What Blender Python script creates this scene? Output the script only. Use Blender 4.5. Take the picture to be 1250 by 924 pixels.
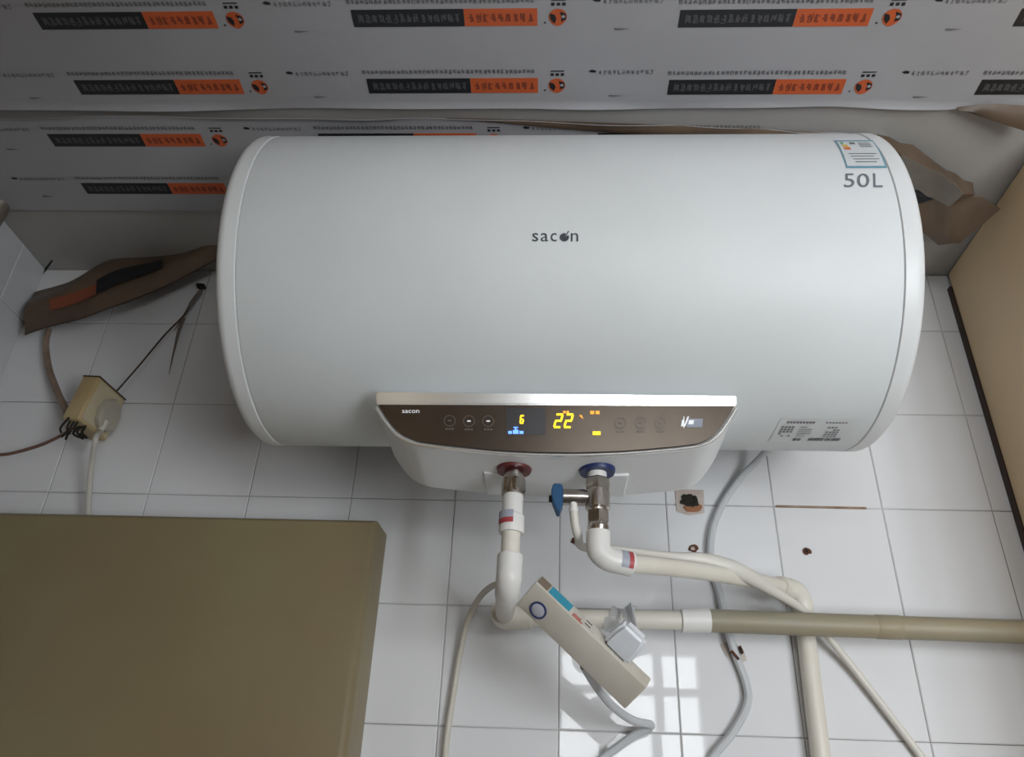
import bpy, bmesh, math, random
from mathutils import Vector, Matrix
random.seed(7)
for o in list(bpy.data.objects): bpy.data.objects.remove(o)
SC = bpy.context.scene
COL = SC.collection
V = Vector

# ------------------------------------------------------------------ camera
F = 991.785                                   # focal length in pixels (1250 x 924 frame)
CAM = V((0.74551, -1.10176, -0.44287))
RT = V((0.99875549, 0.03504176, 0.03548997))
UP = V((-0.01278928, -0.50784983, 0.86135067))
FW = V((-0.04820682, 0.86073261, 0.50676965))
cd = bpy.data.cameras.new('camera')
cam = bpy.data.objects.new('camera', cd); COL.objects.link(cam)
cd.sensor_fit = 'HORIZONTAL'; cd.sensor_width = 36; cd.lens = F / 1250 * 36
cd.clip_start = .02
m = Matrix((RT, UP, -FW)).transposed().to_4x4(); m.translation = CAM
cam.matrix_world = m
SC.camera = cam

# ------------------------------------------------------------------ world, light, exposure
ZC = .416            # ceiling height
ZF = -1.976          # floor
YB = -1.75           # wall behind the viewer, it holds the window
XL = -.143           # left wall
XR = 2.7             # right wall
WIN = ((.76, 1.29, -.30, .20), (1.45, 2.25, -1.10, -.14))     # window openings: x0, x1, z0, z1; second one added to light the right side
w = bpy.data.worlds.new('sky'); SC.world = w; w.use_nodes = True
bg = w.node_tree.nodes['Background']
bg.inputs[0].default_value = (.80, .90, 1.0, 1); bg.inputs[1].default_value = 1.0
for (x0, x1, z0, z1), radiance in zip(WIN, (10., 17.)):      # daylight through the inferred first window, fill light through the added second
    ld = bpy.data.lights.new('window_and_fill_light', 'AREA')
    ld.shape = 'RECTANGLE'; ld.size = x1 - x0 + .10; ld.size_y = z1 - z0 + .10; ld.color = (.95, .98, 1.0)
    ld.energy = radiance * math.pi * ld.size * ld.size_y
    lo = bpy.data.objects.new('window_and_fill_light', ld); COL.objects.link(lo)
    lo.location = ((x0 + x1) / 2, YB - .16, (z0 + z1) / 2)
    lo.rotation_euler = (math.radians(90), 0, 0)
SC.view_settings.view_transform = 'Standard'
SC.view_settings.look = 'None'
SC.view_settings.exposure = -0.05
SC.view_settings.gamma = 1.0
SC.view_settings.use_curve_mapping = False

# ------------------------------------------------------------------ helpers
def at(px, py, y):
    d = RT * ((px - 625) / F) - UP * ((py - 462) / F) + FW
    return CAM + d * ((y - CAM.y) / d.y)
def atz(px, py, z):
    d = RT * ((px - 625) / F) - UP * ((py - 462) / F) + FW
    return CAM + d * ((z - CAM.z) / d.z)
def lin(c):
    if isinstance(c, str):
        c = [int(c[i:i + 2], 16) / 255 for i in (0, 2, 4)]
        c = [x / 12.92 if x <= .04045 else ((x + .055) / 1.055) ** 2.4 for x in c]
    return (c[0], c[1], c[2], 1)
MATS = {}
def mat(name, c, rough=.5, metal=0., c2=None, nscale=6., bump=0., bscale=30., emit=0., coat=0., spec=.5, stretch=None, lo=.35, hi=.68, detail=4.):
    if name in MATS: return MATS[name]
    M = bpy.data.materials.new(name); M.use_nodes = True
    nt = M.node_tree; b = nt.nodes['Principled BSDF']
    b.inputs['Base Color'].default_value = lin(c)
    b.inputs['Roughness'].default_value = rough
    b.inputs['Metallic'].default_value = metal
    b.inputs['Specular IOR Level'].default_value = spec
    b.inputs['Coat Weight'].default_value = coat
    tc = nt.nodes.new('ShaderNodeTexCoord')
    src = tc.outputs['Object']
    if stretch:
        mp = nt.nodes.new('ShaderNodeMapping'); mp.inputs['Scale'].default_value = stretch
        nt.links.new(src, mp.inputs[0]); src = mp.outputs[0]
    n = nt.nodes.new('ShaderNodeTexNoise'); n.inputs['Scale'].default_value = nscale; n.inputs['Detail'].default_value = detail
    nt.links.new(src, n.inputs['Vector'])
    r = nt.nodes.new('ShaderNodeValToRGB')
    r.color_ramp.elements[0].position = lo; r.color_ramp.elements[1].position = hi
    a = lin(c)
    r.color_ramp.elements[0].color = a
    r.color_ramp.elements[1].color = lin(c2) if c2 else tuple([x * .94 for x in a[:3]] + [1])
    nt.links.new(n.outputs['Fac'], r.inputs[0]); nt.links.new(r.outputs[0], b.inputs['Base Color'])
    if bump:
        n2 = nt.nodes.new('ShaderNodeTexNoise'); n2.inputs['Scale'].default_value = bscale; n2.inputs['Detail'].default_value = 2
        nt.links.new(src, n2.inputs['Vector'])
        bp = nt.nodes.new('ShaderNodeBump'); bp.inputs['Strength'].default_value = bump; bp.inputs['Distance'].default_value = .01
        nt.links.new(n2.outputs['Fac'], bp.inputs['Height']); nt.links.new(bp.outputs[0], b.inputs['Normal'])
    if emit:
        b.inputs['Emission Color'].default_value = lin(c); b.inputs['Emission Strength'].default_value = emit
    MATS[name] = M
    return M
def clear_mat(name, c, alpha, rough=.1):
    M = mat(name, c, rough)
    M.node_tree.nodes['Principled BSDF'].inputs['Alpha'].default_value = alpha
    return M

def tag(o, label=None, cat=None, group=None, kind=None):
    if label: o['label'] = label
    if cat: o['category'] = cat
    if group: o['group'] = group
    if kind: o['kind'] = kind
    return o
def thing(name, loc, label, cat, group=None):
    o = bpy.data.objects.new(name, None); COL.objects.link(o)
    o.location = loc; o.empty_display_size = .02
    return tag(o, label, cat, group)
def wloc(o):
    p = V(o.location)
    while o.parent: o = o.parent; p += V(o.location)
    return p
class MB:
    """collects shapes given in room coordinates; build() links them as one mesh object"""
    def __init__(s): s.bm = bmesh.new(); s.smooth = False
    def quad(s, *pts):
        vs = [s.bm.verts.new(p) for p in pts]; return s.bm.faces.new(vs)
    def box(s, a, b, bevel=0, seg=2):
        x0, y0, z0 = a; x1, y1, z1 = b
        return s.obox(V((x0, y0, z0)), V((x1 - x0, 0, 0)), V((0, y1 - y0, 0)), V((0, 0, z1 - z0)), bevel, seg)
    def obox(s, o, a, b, c, bevel=0, seg=2):
        t = bmesh.new(); vs = [t.verts.new(o + a * i + b * j + c * k) for k in (0, 1) for j in (0, 1) for i in (0, 1)]
        for f in ((0, 2, 3, 1), (4, 5, 7, 6), (0, 1, 5, 4), (2, 6, 7, 3), (0, 4, 6, 2), (1, 3, 7, 5)): t.faces.new([vs[i] for i in f])
        if bevel: bmesh.ops.bevel(t, geom=t.edges[:], offset=bevel, segments=seg, affect='EDGES', profile=.5)
        s.add(t); return s
    def add(s, t):
        bmesh.ops.recalc_face_normals(t, faces=t.faces[:])
        mm = {v: s.bm.verts.new(v.co) for v in t.verts}
        for f in t.faces:
            try: s.bm.faces.new([mm[v] for v in f.verts])
            except ValueError: pass
        t.free()
    def tube(s, pts, r, seg=12, sub=8, caps=True, flat=1.0):
        pts = [V(p) for p in pts]
        if sub > 1 and len(pts) > 2: pts = spline(pts, sub)
        n = len(pts); rr = r if callable(r) else (lambda t: r)
        t = bmesh.new(); rings = []; prev = None
        for i, p in enumerate(pts):
            d = (pts[min(i + 1, n - 1)] - pts[max(i - 1, 0)]).normalized()
            if prev is None:
                a = d.cross(V((0, 1, 0)));  a = a if a.length > .1 else d.cross(V((1, 0, 0)))
            else: a = prev - d * prev.dot(d)
            a.normalize(); prev = a; b = d.cross(a); R_ = rr(i / (n - 1))
            rings.append([t.verts.new(p + a * (R_ * math.cos(2 * math.pi * k / seg)) + b * (R_ * flat * math.sin(2 * math.pi * k / seg))) for k in range(seg)])
        for i in range(n - 1):
            for k in range(seg): t.faces.new((rings[i][k], rings[i][(k + 1) % seg], rings[i + 1][(k + 1) % seg], rings[i + 1][k]))
        if caps: t.faces.new(rings[0][::-1]); t.faces.new(rings[-1])
        s.smooth = True; s.add(t); return s
    def lathe(s, o, ax, prof, seg=24, smooth=True, phase=0.):
        """prof: list of (distance along ax, radius)"""
        o = V(o); ax = V(ax).normalized()
        a = ax.cross(V((0, 1, 0))); a = a if a.length > .1 else ax.cross(V((1, 0, 0)))
        a.normalize(); b = ax.cross(a); t = bmesh.new(); rings = []
        for d, r in prof:
            rings.append([t.verts.new(o + ax * d + (a * math.cos(phase + 2 * math.pi * k / seg) + b * math.sin(phase + 2 * math.pi * k / seg)) * r) for k in range(seg)])
        for i in range(len(rings) - 1):
            for k in range(seg): t.faces.new((rings[i][k], rings[i][(k + 1) % seg], rings[i + 1][(k + 1) % seg], rings[i + 1][k]))
        if prof[0][1] > 1e-5: t.faces.new(rings[0][::-1])
        if prof[-1][1] > 1e-5: t.faces.new(rings[-1])
        if smooth: s.smooth = True
        s.add(t); return s
    def grid(s, fn, nu, nv, thick=0., nrm=None):
        t = bmesh.new()
        vs = [[t.verts.new(fn(i / nu, j / nv)) for j in range(nv + 1)] for i in range(nu + 1)]
        for i in range(nu):
            for j in range(nv): t.faces.new((vs[i][j], vs[i + 1][j], vs[i + 1][j + 1], vs[i][j + 1]))
        if thick:
            bmesh.ops.recalc_face_normals(t, faces=t.faces[:])
            bmesh.ops.solidify(t, geom=t.faces[:], thickness=thick)
        s.smooth = True; s.add(t); return s
    def build(s, name, material, parent=None, loc=None, angle=35):
        base = wloc(parent) if parent else V((0, 0, 0))
        if loc is None:
            if parent: loc = base
            else:
                c = [v.co for v in s.bm.verts]
                loc = V((sum(v.x for v in c) / len(c), sum(v.y for v in c) / len(c), min(v.z for v in c)))
        loc = V(loc)
        bmesh.ops.translate(s.bm, verts=s.bm.verts[:], vec=-loc)
        me = bpy.data.meshes.new(name); s.bm.to_mesh(me); s.bm.free()
        me.materials.append(material)
        if s.smooth:
            me.polygons.foreach_set('use_smooth', [True] * len(me.polygons))
            me.set_sharp_from_angle(angle=math.radians(angle))
        o = bpy.data.objects.new(name, me); COL.objects.link(o); o.location = loc - base
        if parent: o.parent = parent
        return o
def spline(pts, sub):
    out = []; n = len(pts)
    for i in range(n - 1):
        p0 = pts[max(i - 1, 0)]; p1 = pts[i]; p2 = pts[i + 1]; p3 = pts[min(i + 2, n - 1)]
        for k in range(sub):
            t = k / sub
            out.append(.5 * ((2 * p1) + (p2 - p0) * t + (2 * p0 - 5 * p1 + 4 * p2 - p3) * t * t + (3 * p1 - p0 - 3 * p2 + p3) * t ** 3))
    out.append(pts[-1]); return out
def text_polys(body, size=1.0):
    """flat outlines of a word as (verts2d, faces)"""
    cu = bpy.data.curves.new('t', 'FONT'); cu.body = body; cu.size = size; cu.resolution_u = 3
    ob = bpy.data.objects.new('t', cu); COL.objects.link(ob)
    bpy.context.view_layer.update()
    me = bpy.data.meshes.new_from_object(ob.evaluated_get(bpy.context.evaluated_depsgraph_get()))
    vs = [(v.co.x, v.co.y) for v in me.vertices]; fs = [tuple(p.vertices) for p in me.polygons]
    bpy.data.objects.remove(ob); bpy.data.curves.remove(cu); bpy.data.meshes.remove(me)
    x0 = min(v[0] for v in vs); x1 = max(v[0] for v in vs); y0 = min(v[1] for v in vs); y1 = max(v[1] for v in vs)
    return [((x - x0) / (x1 - x0), (y - y0) / (y1 - y0)) for x, y in vs], fs
def put_text(mb, body, fn):
    vs, fs = text_polys(body)
    t = bmesh.new(); bv = [t.verts.new(fn(x, y)) for x, y in vs]
    for f in fs:
        try: t.faces.new([bv[i] for i in f])
        except ValueError: pass
    mb.add(t)

# ------------------------------------------------------------------ materials
tile_w = mat('glazed_white_tile', (.76, .765, .785), .03, bump=.012, bscale=6, c2=(.70, .705, .72), nscale=2.2, spec=.5)
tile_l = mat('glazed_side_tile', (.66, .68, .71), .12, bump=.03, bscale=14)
grout = mat('grimy_grout', (.14, .12, .10), .9, c2=(.50, .49, .48), nscale=4)
ceil_m = mat('plain_ceiling_board', (.42, .41, .40), .38, c2=(.38, .365, .345), nscale=3, bump=.05, bscale=4)
plaster = mat('room_plaster', (.34, .335, .32), .85)
floor_m = mat('floor_tile', (.20, .18, .16), .5, c2=(.16, .145, .13), nscale=3)
enamel = mat('white_enamel', (.74, .775, .79), .48)
capm = mat('white_plastic_cap', (.78, .80, .81), .38)
housing = mat('pale_grey_plastic', (.82, .835, .85), .4)
brown = mat('brown_glass_panel', (.030, .020, .014), .26, c2=(.036, .025, .018), nscale=40, spec=.5)
chrome = mat('worn_chrome', (.62, .58, .54), .24, metal=1, c2=(.42, .38, .34), nscale=60)
silver = mat('silver_trim', (.93, .93, .92), .22, metal=.8)
ppr = mat('cream_pipe_plastic', (.74, .71, .64), .38, c2=(.69, .65, .57), nscale=14)
pprw = mat('white_pipe_plastic', (.78, .77, .75), .35)
olive_pipe = mat('aged_grey_olive_pipe', (.29, .27, .20), .5, c2=(.33, .275, .18), nscale=7, stretch=(1, 3, 3))
olive = mat('olive_beige_panel', (.255, .22, .115), .42, c2=(.225, .165, .095), nscale=4.5, bump=.03, bscale=60, lo=.3, hi=.75)
beige = mat('beige_cabinet_side', (.69, .525, .32), .45, c2=(.64, .48, .29), nscale=5, bump=.02, bscale=60)
darkedge = mat('dark_brown_matt', (.05, .032, .026), .7)
film_w = mat('white_protective_film', (.40, .40, .425), .40, c2=(.37, .365, .38), nscale=5, bump=.10, bscale=7)
film_b = mat('brown_film_back', (.15, .10, .065), .45, c2=(.09, .06, .04), nscale=9, bump=.3, bscale=16)
film_g = mat('greyish_film_back', (.25, .225, .185), .45, c2=(.15, .125, .10), nscale=12, bump=.3, bscale=16)
p_black = mat('black_print', (.012, .013, .016), .45)
p_orange = mat('orange_print', (.62, .115, .03), .45)
p_brown = mat('print_on_orange', (.26, .05, .022), .5)
p_grey = mat('print_on_black', (.085, .085, .09), .5)
p_grey_l = mat('pale_grey_print', (.35, .37, .39), .5)
p_ink = mat('grey_print_ink', (.17, .17, .18), .5)
white_pl = mat('white_cord_plastic', (.68, .68, .66), .4)
cord_g = mat('grey_white_cord', (.56, .58, .60), .4)
cord_c = mat('cream_cord', (.60, .57, .50), .45)
dark_w = mat('dark_brown_wire', (.06, .035, .025), .6)
brown_w = mat('dirty_brown_wire', (.20, .14, .10), .6, c2=(.30, .22, .17), nscale=30)
yellowed = mat('yellowed_plastic', (.50, .40, .22), .45, c2=(.42, .29, .13), nscale=14)
flat_black = mat('matt_black', (.02, .018, .014), .9)  # plain black, also painted in for the dark inside holes, slots and crack
blue_pl = mat('blue_plastic', (.008, .075, .19), .5)
blue_ring = mat('blue_collar', (.010, .028, .13), .4)
red_ring = mat('red_collar', (.13, .02, .022), .4)
strip_m = mat('aged_white_strip', (.62, .59, .53), .4, c2=(.52, .48, .41), nscale=12)
rust = mat('rust_brown', (.16, .06, .03), .9, c2=(.05, .025, .02), nscale=160)
mortar = mat('pinkish_patch', (.56, .50, .46), .8, c2=(.48, .39, .34), nscale=40)
led_y = mat('yellow_display_digit', (1.0, .72, .02), .5, emit=1.25)
led_o = mat('orange_display_icon', (1.0, .42, .04), .5, emit=.7)
led_b = mat('blue_display_icon', (.10, .25, 1.0), .5, emit=2.2)
led_w = mat('white_display_mark', (.8, .82, .85), .5, emit=.35)
ink = mat('dark_slate_ink', (.035, .04, .055), .5)
ink_l = mat('light_slate_ink', (.17, .19, .22), .5)
frame_m = mat('window_frame_paint', (.55, .54, .52), .5)

# ================================================================== THE ROOM
T = .152; G = .0010
def tile_mesh(wd, ht, th=.006, ch=.0012):
    """tile lying in x-z with its face at y = 0, lower left corner at 0, 0"""
    me = bpy.data.meshes.new('tile'); a, b = wd, ht
    vs = [(0, th, 0), (a, th, 0), (a, th, b), (0, th, b), (0, ch, 0), (a, ch, 0), (a, ch, b), (0, ch, b),
          (ch, 0, ch), (a - ch, 0, ch), (a - ch, 0, b - ch), (ch, 0, b - ch)]
    fs = [(8, 9, 10, 11)]
    for k in range(4):
        n = (k + 1) % 4; fs += [(4 + k, 4 + n, 8 + n, 8 + k), (k, n, 4 + n, 4 + k)]
    me.from_pydata(vs, [], fs); me.update()
    return me
TM = {}
def lay(parent, x0, x1, z0, z1, material, side=False, y=0.):
    key = (round(x1 - x0, 4), round(z1 - z0, 4), material.name)
    if key not in TM:
        TM[key] = tile_mesh(x1 - x0 - G, z1 - z0 - G); TM[key].materials.append(material)
    o = bpy.data.objects.new('tile', TM[key]); COL.objects.link(o); o.parent = parent
    j = lambda s: random.uniform(-s, s)
    if side: o.location = V((XL, x0 + G / 2, z0 + G / 2)) - wloc(parent); o.rotation_euler = (j(.0012), 0, math.radians(90) + j(.0012))
    else: o.location = V((x0 + G / 2, y, z0 + G / 2)) - wloc(parent); o.rotation_euler = (j(.0022), 0, j(.0022))
    return o
# back wall: grout bed with tiles set in it
b = MB(); b.box((XL - .1, .0018, ZF), (XR + .1, .12, ZC + .1)); wall_back = tag(b.build('wall_back', grout), kind='structure')
xs = [XL - .005] + [i * T for i in range(0, 13)]
zs = [ZF + i * T for i in range(0, 16)] + [ZC]
for i in range(len(xs) - 1):
    for j_ in range(len(zs) - 1):
        lay(wall_back, xs[i], xs[i + 1], zs[j_], zs[j_ + 1], tile_w)
# left wall
b = MB(); b.box((XL - .12, YB - .1, ZF), (XL - .0018, .0018, ZC + .1)); wall_left = tag(b.build('wall_left', grout), kind='structure')
ys = [-.069 - .152 * i for i in range(15)][::-1]
ys = [YB] + [y for y in ys if y > YB + .02] + [0]
for i in range(len(ys) - 1):
    for j_ in range(len(zs) - 1):
        lay(wall_left, ys[i], ys[i + 1], zs[j_], zs[j_ + 1], tile_l, side=True)
b = MB(); b.box((XR, YB, ZF), (XR + .1, .0018, ZC + .1)); tag(b.build('wall_right', plaster), kind='structure')
b = MB(); b.box((XL - .2, YB - .2, ZF - .1), (XR + .2, .15, ZF)); tag(b.build('floor', floor_m), kind='structure')
b = MB(); b.box((XL - .2, YB - .2, ZC), (XR + .2, .15, ZC + .1)); ceiling = tag(b.build('ceiling', ceil_m), kind='structure')
# window wall behind the viewer
b = MB()
b.box((XL, YB - .12, ZF), (WIN[0][0], YB, ZC)); b.box((WIN[0][1], YB - .12, ZF), (WIN[1][0], YB, ZC)); b.box((WIN[1][1], YB - .12, ZF), (XR, YB, ZC))
for x0, x1, z0, z1 in WIN: b.box((x0, YB - .12, ZF), (x1, YB, z0)); b.box((x0, YB - .12, z1), (x1, YB, ZC))
tag(b.build('wall_front', plaster), kind='structure')
fw = .03
glass = clear_mat('window_glass', (.9, .95, 1.0), .06, .02)
for n_, (x0, x1, z0, z1) in enumerate(WIN):  # first window inferred from its tile reflection, second made up for brightness
    b = MB()
    b.box((x0, YB - .09, z0), (x0 + fw, YB - .03, z1)); b.box((x1 - fw, YB - .09, z0), (x1, YB - .03, z1))
    b.box((x0 + fw, YB - .09, z0), (x1 - fw, YB - .03, z0 + fw)); b.box((x0 + fw, YB - .09, z1 - fw), (x1 - fw, YB - .03, z1))
    win = tag(b.build('window_%d' % (n_ + 1), frame_m), kind='structure')
    wd = (x1 - x0) / 3
    for k in (1, 2):
        x = x0 + wd * k; b = MB(); b.box((x - .014, YB - .085, z0 + fw), (x + .014, YB - .035, z1 - fw)); b.build('mullion', frame_m, win)
    zz = [z0 + fw] + ([-.17, .05] if n_ == 0 else [-.45]) + [z1 - fw]
    for k in range(3):
        a = x0 + wd * k + (fw if k == 0 else .014); c = x0 + wd * (k + 1) - (fw if k == 2 else .014)
        for z in zz[1:-1]:
            b = MB(); b.box((a, YB - .075, z - .012), (c, YB - .045, z + .012)); b.build('glazing_bar', frame_m, win)
        for h in range(len(zz) - 1):
            b = MB(); b.box((a, YB - .062, zz[h] + .013), (c, YB - .058, zz[h + 1] - .013)); b.build('pane', glass, win)

# marks in the back wall: drilled holes, a broken patch, a rusty joint
def blob(mb, c, rx, rz, n=11, dy=.0012, jag=.3):
    t = bmesh.new(); vs = []
    for k in range(n):
        a = 2 * math.pi * k / n; f = 1 + random.uniform(-jag, jag)
        vs.append(t.verts.new(c + V((math.cos(a) * rx * f, -dy, math.sin(a) * rz * f))))
    cv = t.verts.new(c + V((0, -dy - .0015, 0)))
    for k in range(n): t.faces.new((vs[k], vs[(k + 1) % n], cv))
    mb.add(t)
for px, py, r in ((846, 670, .0065), (985, 673, .0055), (703, 661, .006)):
    b = MB(); blob(b, at(px, py, 0), r, r); h = b.build('drill_hole', rust, wall_back)
    b = MB(); blob(b, at(px, py, -.0022), r * .45, r * .45); b.build('hole_core', flat_black if px != 846 else mortar, h)
b = MB(); b.quad(at(824, 597, -.0012), at(859, 598, -.0012), at(860, 626, -.0012), at(842, 629, -.0012), at(826, 624, -.0012)); pt = b.build('adhesive_patch', mortar, wall_back)
b = MB(); blob(b, at(846, 621, -.0016), .014, .007); b.build('rust_stain', mat('orange_rust', (.34, .15, .075), .9), pt)
b = MB()
for px, py, rx, rz in ((839, 610, .008, .013), (849, 613, .006, .010), (836, 613, .005, .006), (843, 617, .007, .005)): blob(b, at(px, py, -.002), rx, rz, jag=.45)
b.build('broken_hole', flat_black, pt)
b = MB(); b.obox(at(948, 619, -.0014), at(1058, 621.5, -.0014) - at(948, 619, -.0014), V((0, .001, 0)), V((0, 0, .0032))); b.build('rusty_joint', mat('rusty_joint', (.20, .10, .05), .9, c2=(.36, .27, .2), nscale=30), wall_back)
b = MB(); b.quad(at(52, 335, -.002), at(57, 330, -.03), at(65, 318, -.05), at(63, 317, -.05), at(55, 327, -.02)); b.build('corner_crack', flat_black, ceiling)

# ================================================================== TALL CABINET ON THE RIGHT
t = thing('tall_cabinet', (1.65, -.17, ZF), 'tall beige cabinet with dark gap line against the tiled wall, right side', 'cabinet')
XC = 1.397
b = MB(); b.box((XC, -.33, ZF), (XC + .018, -.009, ZC - .004), .004); b.build('side_panel', beige, t)
b = MB(); b.box((XC + .018, -.31, ZF + .08), (1.95, -.009, ZC - .006)); b.build('body', beige, t)
b = MB(); b.box((XC - .003, -.009, ZF), (XC + .012, -.0005, ZC - .03)); b.build('edge_gap_strip', darkedge, t)  # dark strip standing in for the dark gap at the wall
for k in range(2):
    b = MB(); b.box((1.42 + k * .27, -.331, ZF + .1), (1.68 + k * .27, -.312, ZC - .02), .003); d = b.build('door', beige, t)
    b = MB(); b.box((1.655 + k * .03, -.355, -.95), (1.667 + k * .03, -.332, -.8), .003); b.build('handle', chrome, d)

# unseen cabinet added beside the viewer to keep light off the left side
t = thing('added_shade_cabinet', (.12, -1.3, -1.30), 'unseen beige cabinet with two doors added on the left wall to shade the left side', 'cabinet')
b = MB(); b.box((XL + .003, -1.7, -1.30), (.42, -.88, ZC - .012), .003); b.build('body', beige, t)
for k in range(2):
    b = MB(); b.box((.421, -1.695 + k * .41, -1.295), (.44, -1.290 + k * .41, ZC - .02), .003); d = b.build('door', beige, t)
    b = MB(); b.box((.441, -1.34 + k * .10, -.52), (.46, -1.33 + k * .10, -.40), .003); b.build('handle', chrome, d)

# ================================================================== OLIVE BOX ON THE LEFT
t = thing('wall_box', (.19, -.04, -.95), 'olive-beige flat box with rounded corner hung on the tiles below the socket', 'wall box')
b = MB()
X1 = .515; zt = -.056
tb = bmesh.new()
o_ = V((XL + .004, -.066, -.95)); A_ = V((X1 - XL - .004, 0, 0)); B_ = V((0, .064, 0)); C_ = V((0, 0, zt + .95))
vs = [tb.verts.new(o_ + A_ * i + B_ * j + C_ * k) for k in (0, 1) for j in (0, 1) for i in (0, 1)]
for f in ((0, 2, 3, 1), (4, 5, 7, 6), (0, 1, 5, 4), (2, 6, 7, 3), (0, 4, 6, 2), (1, 3, 7, 5)): tb.faces.new([vs[i] for i in f])
for v in vs:
    if v.co.y < -.05 and v.co.x > .4: v.co.x -= .004
ed = [e for e in tb.edges if all(v.co.y < -.05 for v in e.verts)]
bmesh.ops.bevel(tb, geom=ed, offset=.010, segments=4, affect='EDGES', profile=.5)
b.add(tb); b.smooth = True; b.build('cover', olive, t, angle=40)
b = MB(); b.box((XL + .01, -.004, -.945), (X1 - .006, -.0005, zt - .004)); b.build('back_plate', darkedge, t)

# ================================================================== WATER HEATER
A0 = V((.3, -.2436, .1871)); U = V((.99993694, .00511079, .00999937))
E1 = V((.00511104, -.99998694, 0)); E2 = V((-.00999924, -.00005111, .99995))
RC = .2
def cyl(s, deg, r=RC):
    a = math.radians(deg); return A0 + U * s + (E1 * math.cos(a) + E2 * math.sin(a)) * r
heater = thing('water_heater', A0 + U * .456 - V((0, 0, RC)), 'white cylindrical electric water heater with brown control panel hung on the tiled wall', 'water heater')
def ring_mesh(prof, name, material, seg=128):
    t = bmesh.new(); rings = [[t.verts.new(cyl(s, 360 * k / seg, r)) for k in range(seg)] for s, r in prof]
    for i in range(len(rings) - 1):
        for k in range(seg): t.faces.new((rings[i][k], rings[i][(k + 1) % seg], rings[i + 1][(k + 1) % seg], rings[i + 1][k]))
    if prof[0][1] > .001: t.faces.new(rings[0])
    if prof[-1][1] > .001: t.faces.new(rings[-1][::-1])
    b = MB(); b.smooth = True; b.add(t); return b.build(name, material, heater, angle=50)
S0, S1 = .102, .811
ring_mesh([(S0 - .004, .190), (S0 + .0002, .193), (S0 + .0004, .1994), (S0 + .003, RC), (S1 - .003, RC), (S1 - .0004, .1994), (S1 - .0002, .193), (S1 + .004, .190)], 'tank_body', enamel)
for sg, s0 in ((-1, S0), (1, S1)):
    pr = [(.0003, .193), (.0004, .1990), (.0014, .2003), (.013, .2006)]
    for k in range(1, 8):
        a = math.pi / 2 * k / 7; pr.append((.013 + .0115 * math.sin(a), .2006 - .0115 + .0115 * math.cos(a)))
    pr += [(.0255, .17), (.030, .12), (.033, .06), (.034, .0005)]
    ring_mesh([(s0 + sg * d, r) for d, r in pr], 'end_cap', capm)
# bracket holding it to the wall
for s in (.25, .66):
    b = MB(); c = cyl(s, 180); b.box((c.x - .02, c.y - .01, .10), (c.x + .02, -.0005, .28), .002); b.build('wall_bracket', mat('bracket_steel', (.4, .4, .4), .5, metal=.6), heater)
def cyl_strip(mb, s0, s1, a0, a1, dr=.0005, skew=0., n=10):
    mb.grid(lambda u, v: cyl(s0 + (s1 - s0) * u - skew * v, a0 + (a1 - a0) * v, RC + dr), 2, n)
# brand word
LW = .0492; s_ = .4218; a_lo, a_hi = -20.05, -17.35
b = MB()
def wrap(x0, x1, al, ah, dr=.0006): return lambda x, y: cyl(s_ + LW * (x0 + (x1 - x0) * x), al + (ah - al) * y, RC + dr)
for ch, x0, x1 in (('s', 0, .13), ('a', .185, .345), ('c', .40, .53), ('n', .835, .995)):
    put_text(b, ch, wrap(x0, x1, a_lo, a_hi))
lg = b.build('brand_lettering', ink, heater); lg['label'] = 'dark word sacon on the front'
b = MB()
put = wrap(.595, .795, a_lo, a_hi); tt = bmesh.new()
pts = [(.5 + .5 * math.cos(a), .5 + .5 * math.sin(a)) for a in [math.radians(68 + k * 325 / 22) for k in range(23)]] + [(.5, .45)]
vs = [tt.verts.new(put(x, y)) for x, y in pts]; tt.faces.new(vs); bmesh.ops.triangulate(tt, faces=tt.faces[:]); b.add(tt)
b.quad(put(.52, .5), put(.6, .46), put(1.02, 1.22), put(.9, 1.28))
b.build('brand_dial_letter', ink, heater)
# 50L
b = MB(); s_, LW = .757, .041
for ch, x0, x1 in (('5', 0, .27), ('0', .34, .66), ('L', .76, 1.0)):
    put_text(b, ch, (lambda x0, x1: lambda x, y: cyl(s_ + LW * (x0 + (x1 - x0) * x) + .004 * y, -1.05 + 6.0 * y, RC + .0006))(x0, x1))
b.build('capacity_mark', ink_l, heater)['label'] = 'grey lettering 50L'
# energy label
b = MB(); cyl_strip(b, .7655, .8095, 7.6, 26.8, .0004, -.0035); el = b.build('energy_label', mat('label_blue_border', (.16, .36, .46), .4), heater)
b = MB(); cyl_strip(b, .7672, .8078, 8.5, 25.2, .0008, -.0032); b.build('label_paper', mat('label_paper', (.70, .74, .76), .4), el)
def lab(name, m_, s0, s1, a0, a1): b = MB(); cyl_strip(b, s0, s1, a0, a1, .0012, 0, 3); return b.build(name, m_, el)
lab('arrow', mat('label_green', (.10, .45, .2), .5), .773, .776, 22.6, 24.2); lab('arrow', mat('label_yellow', (.75, .55, .1), .5), .773, .779, 20.4, 22)
lab('arrow', mat('label_orange', (.75, .2, .04), .5), .773, .780, 18.2, 20)
for k in range(4): lab('text_line', p_ink, .7745 + .001 * k, .805 - .004 * (k % 2), 15.2 - k * 1.6, 15.6 - k * 1.6)
lab('text_block', p_ink, .783, .789, 22.5, 24)
for k in range(3): lab('text_block', p_grey_l, .7925, .8055, 22.9 - k * 1.4, 23.8 - k * 1.4)
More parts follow.
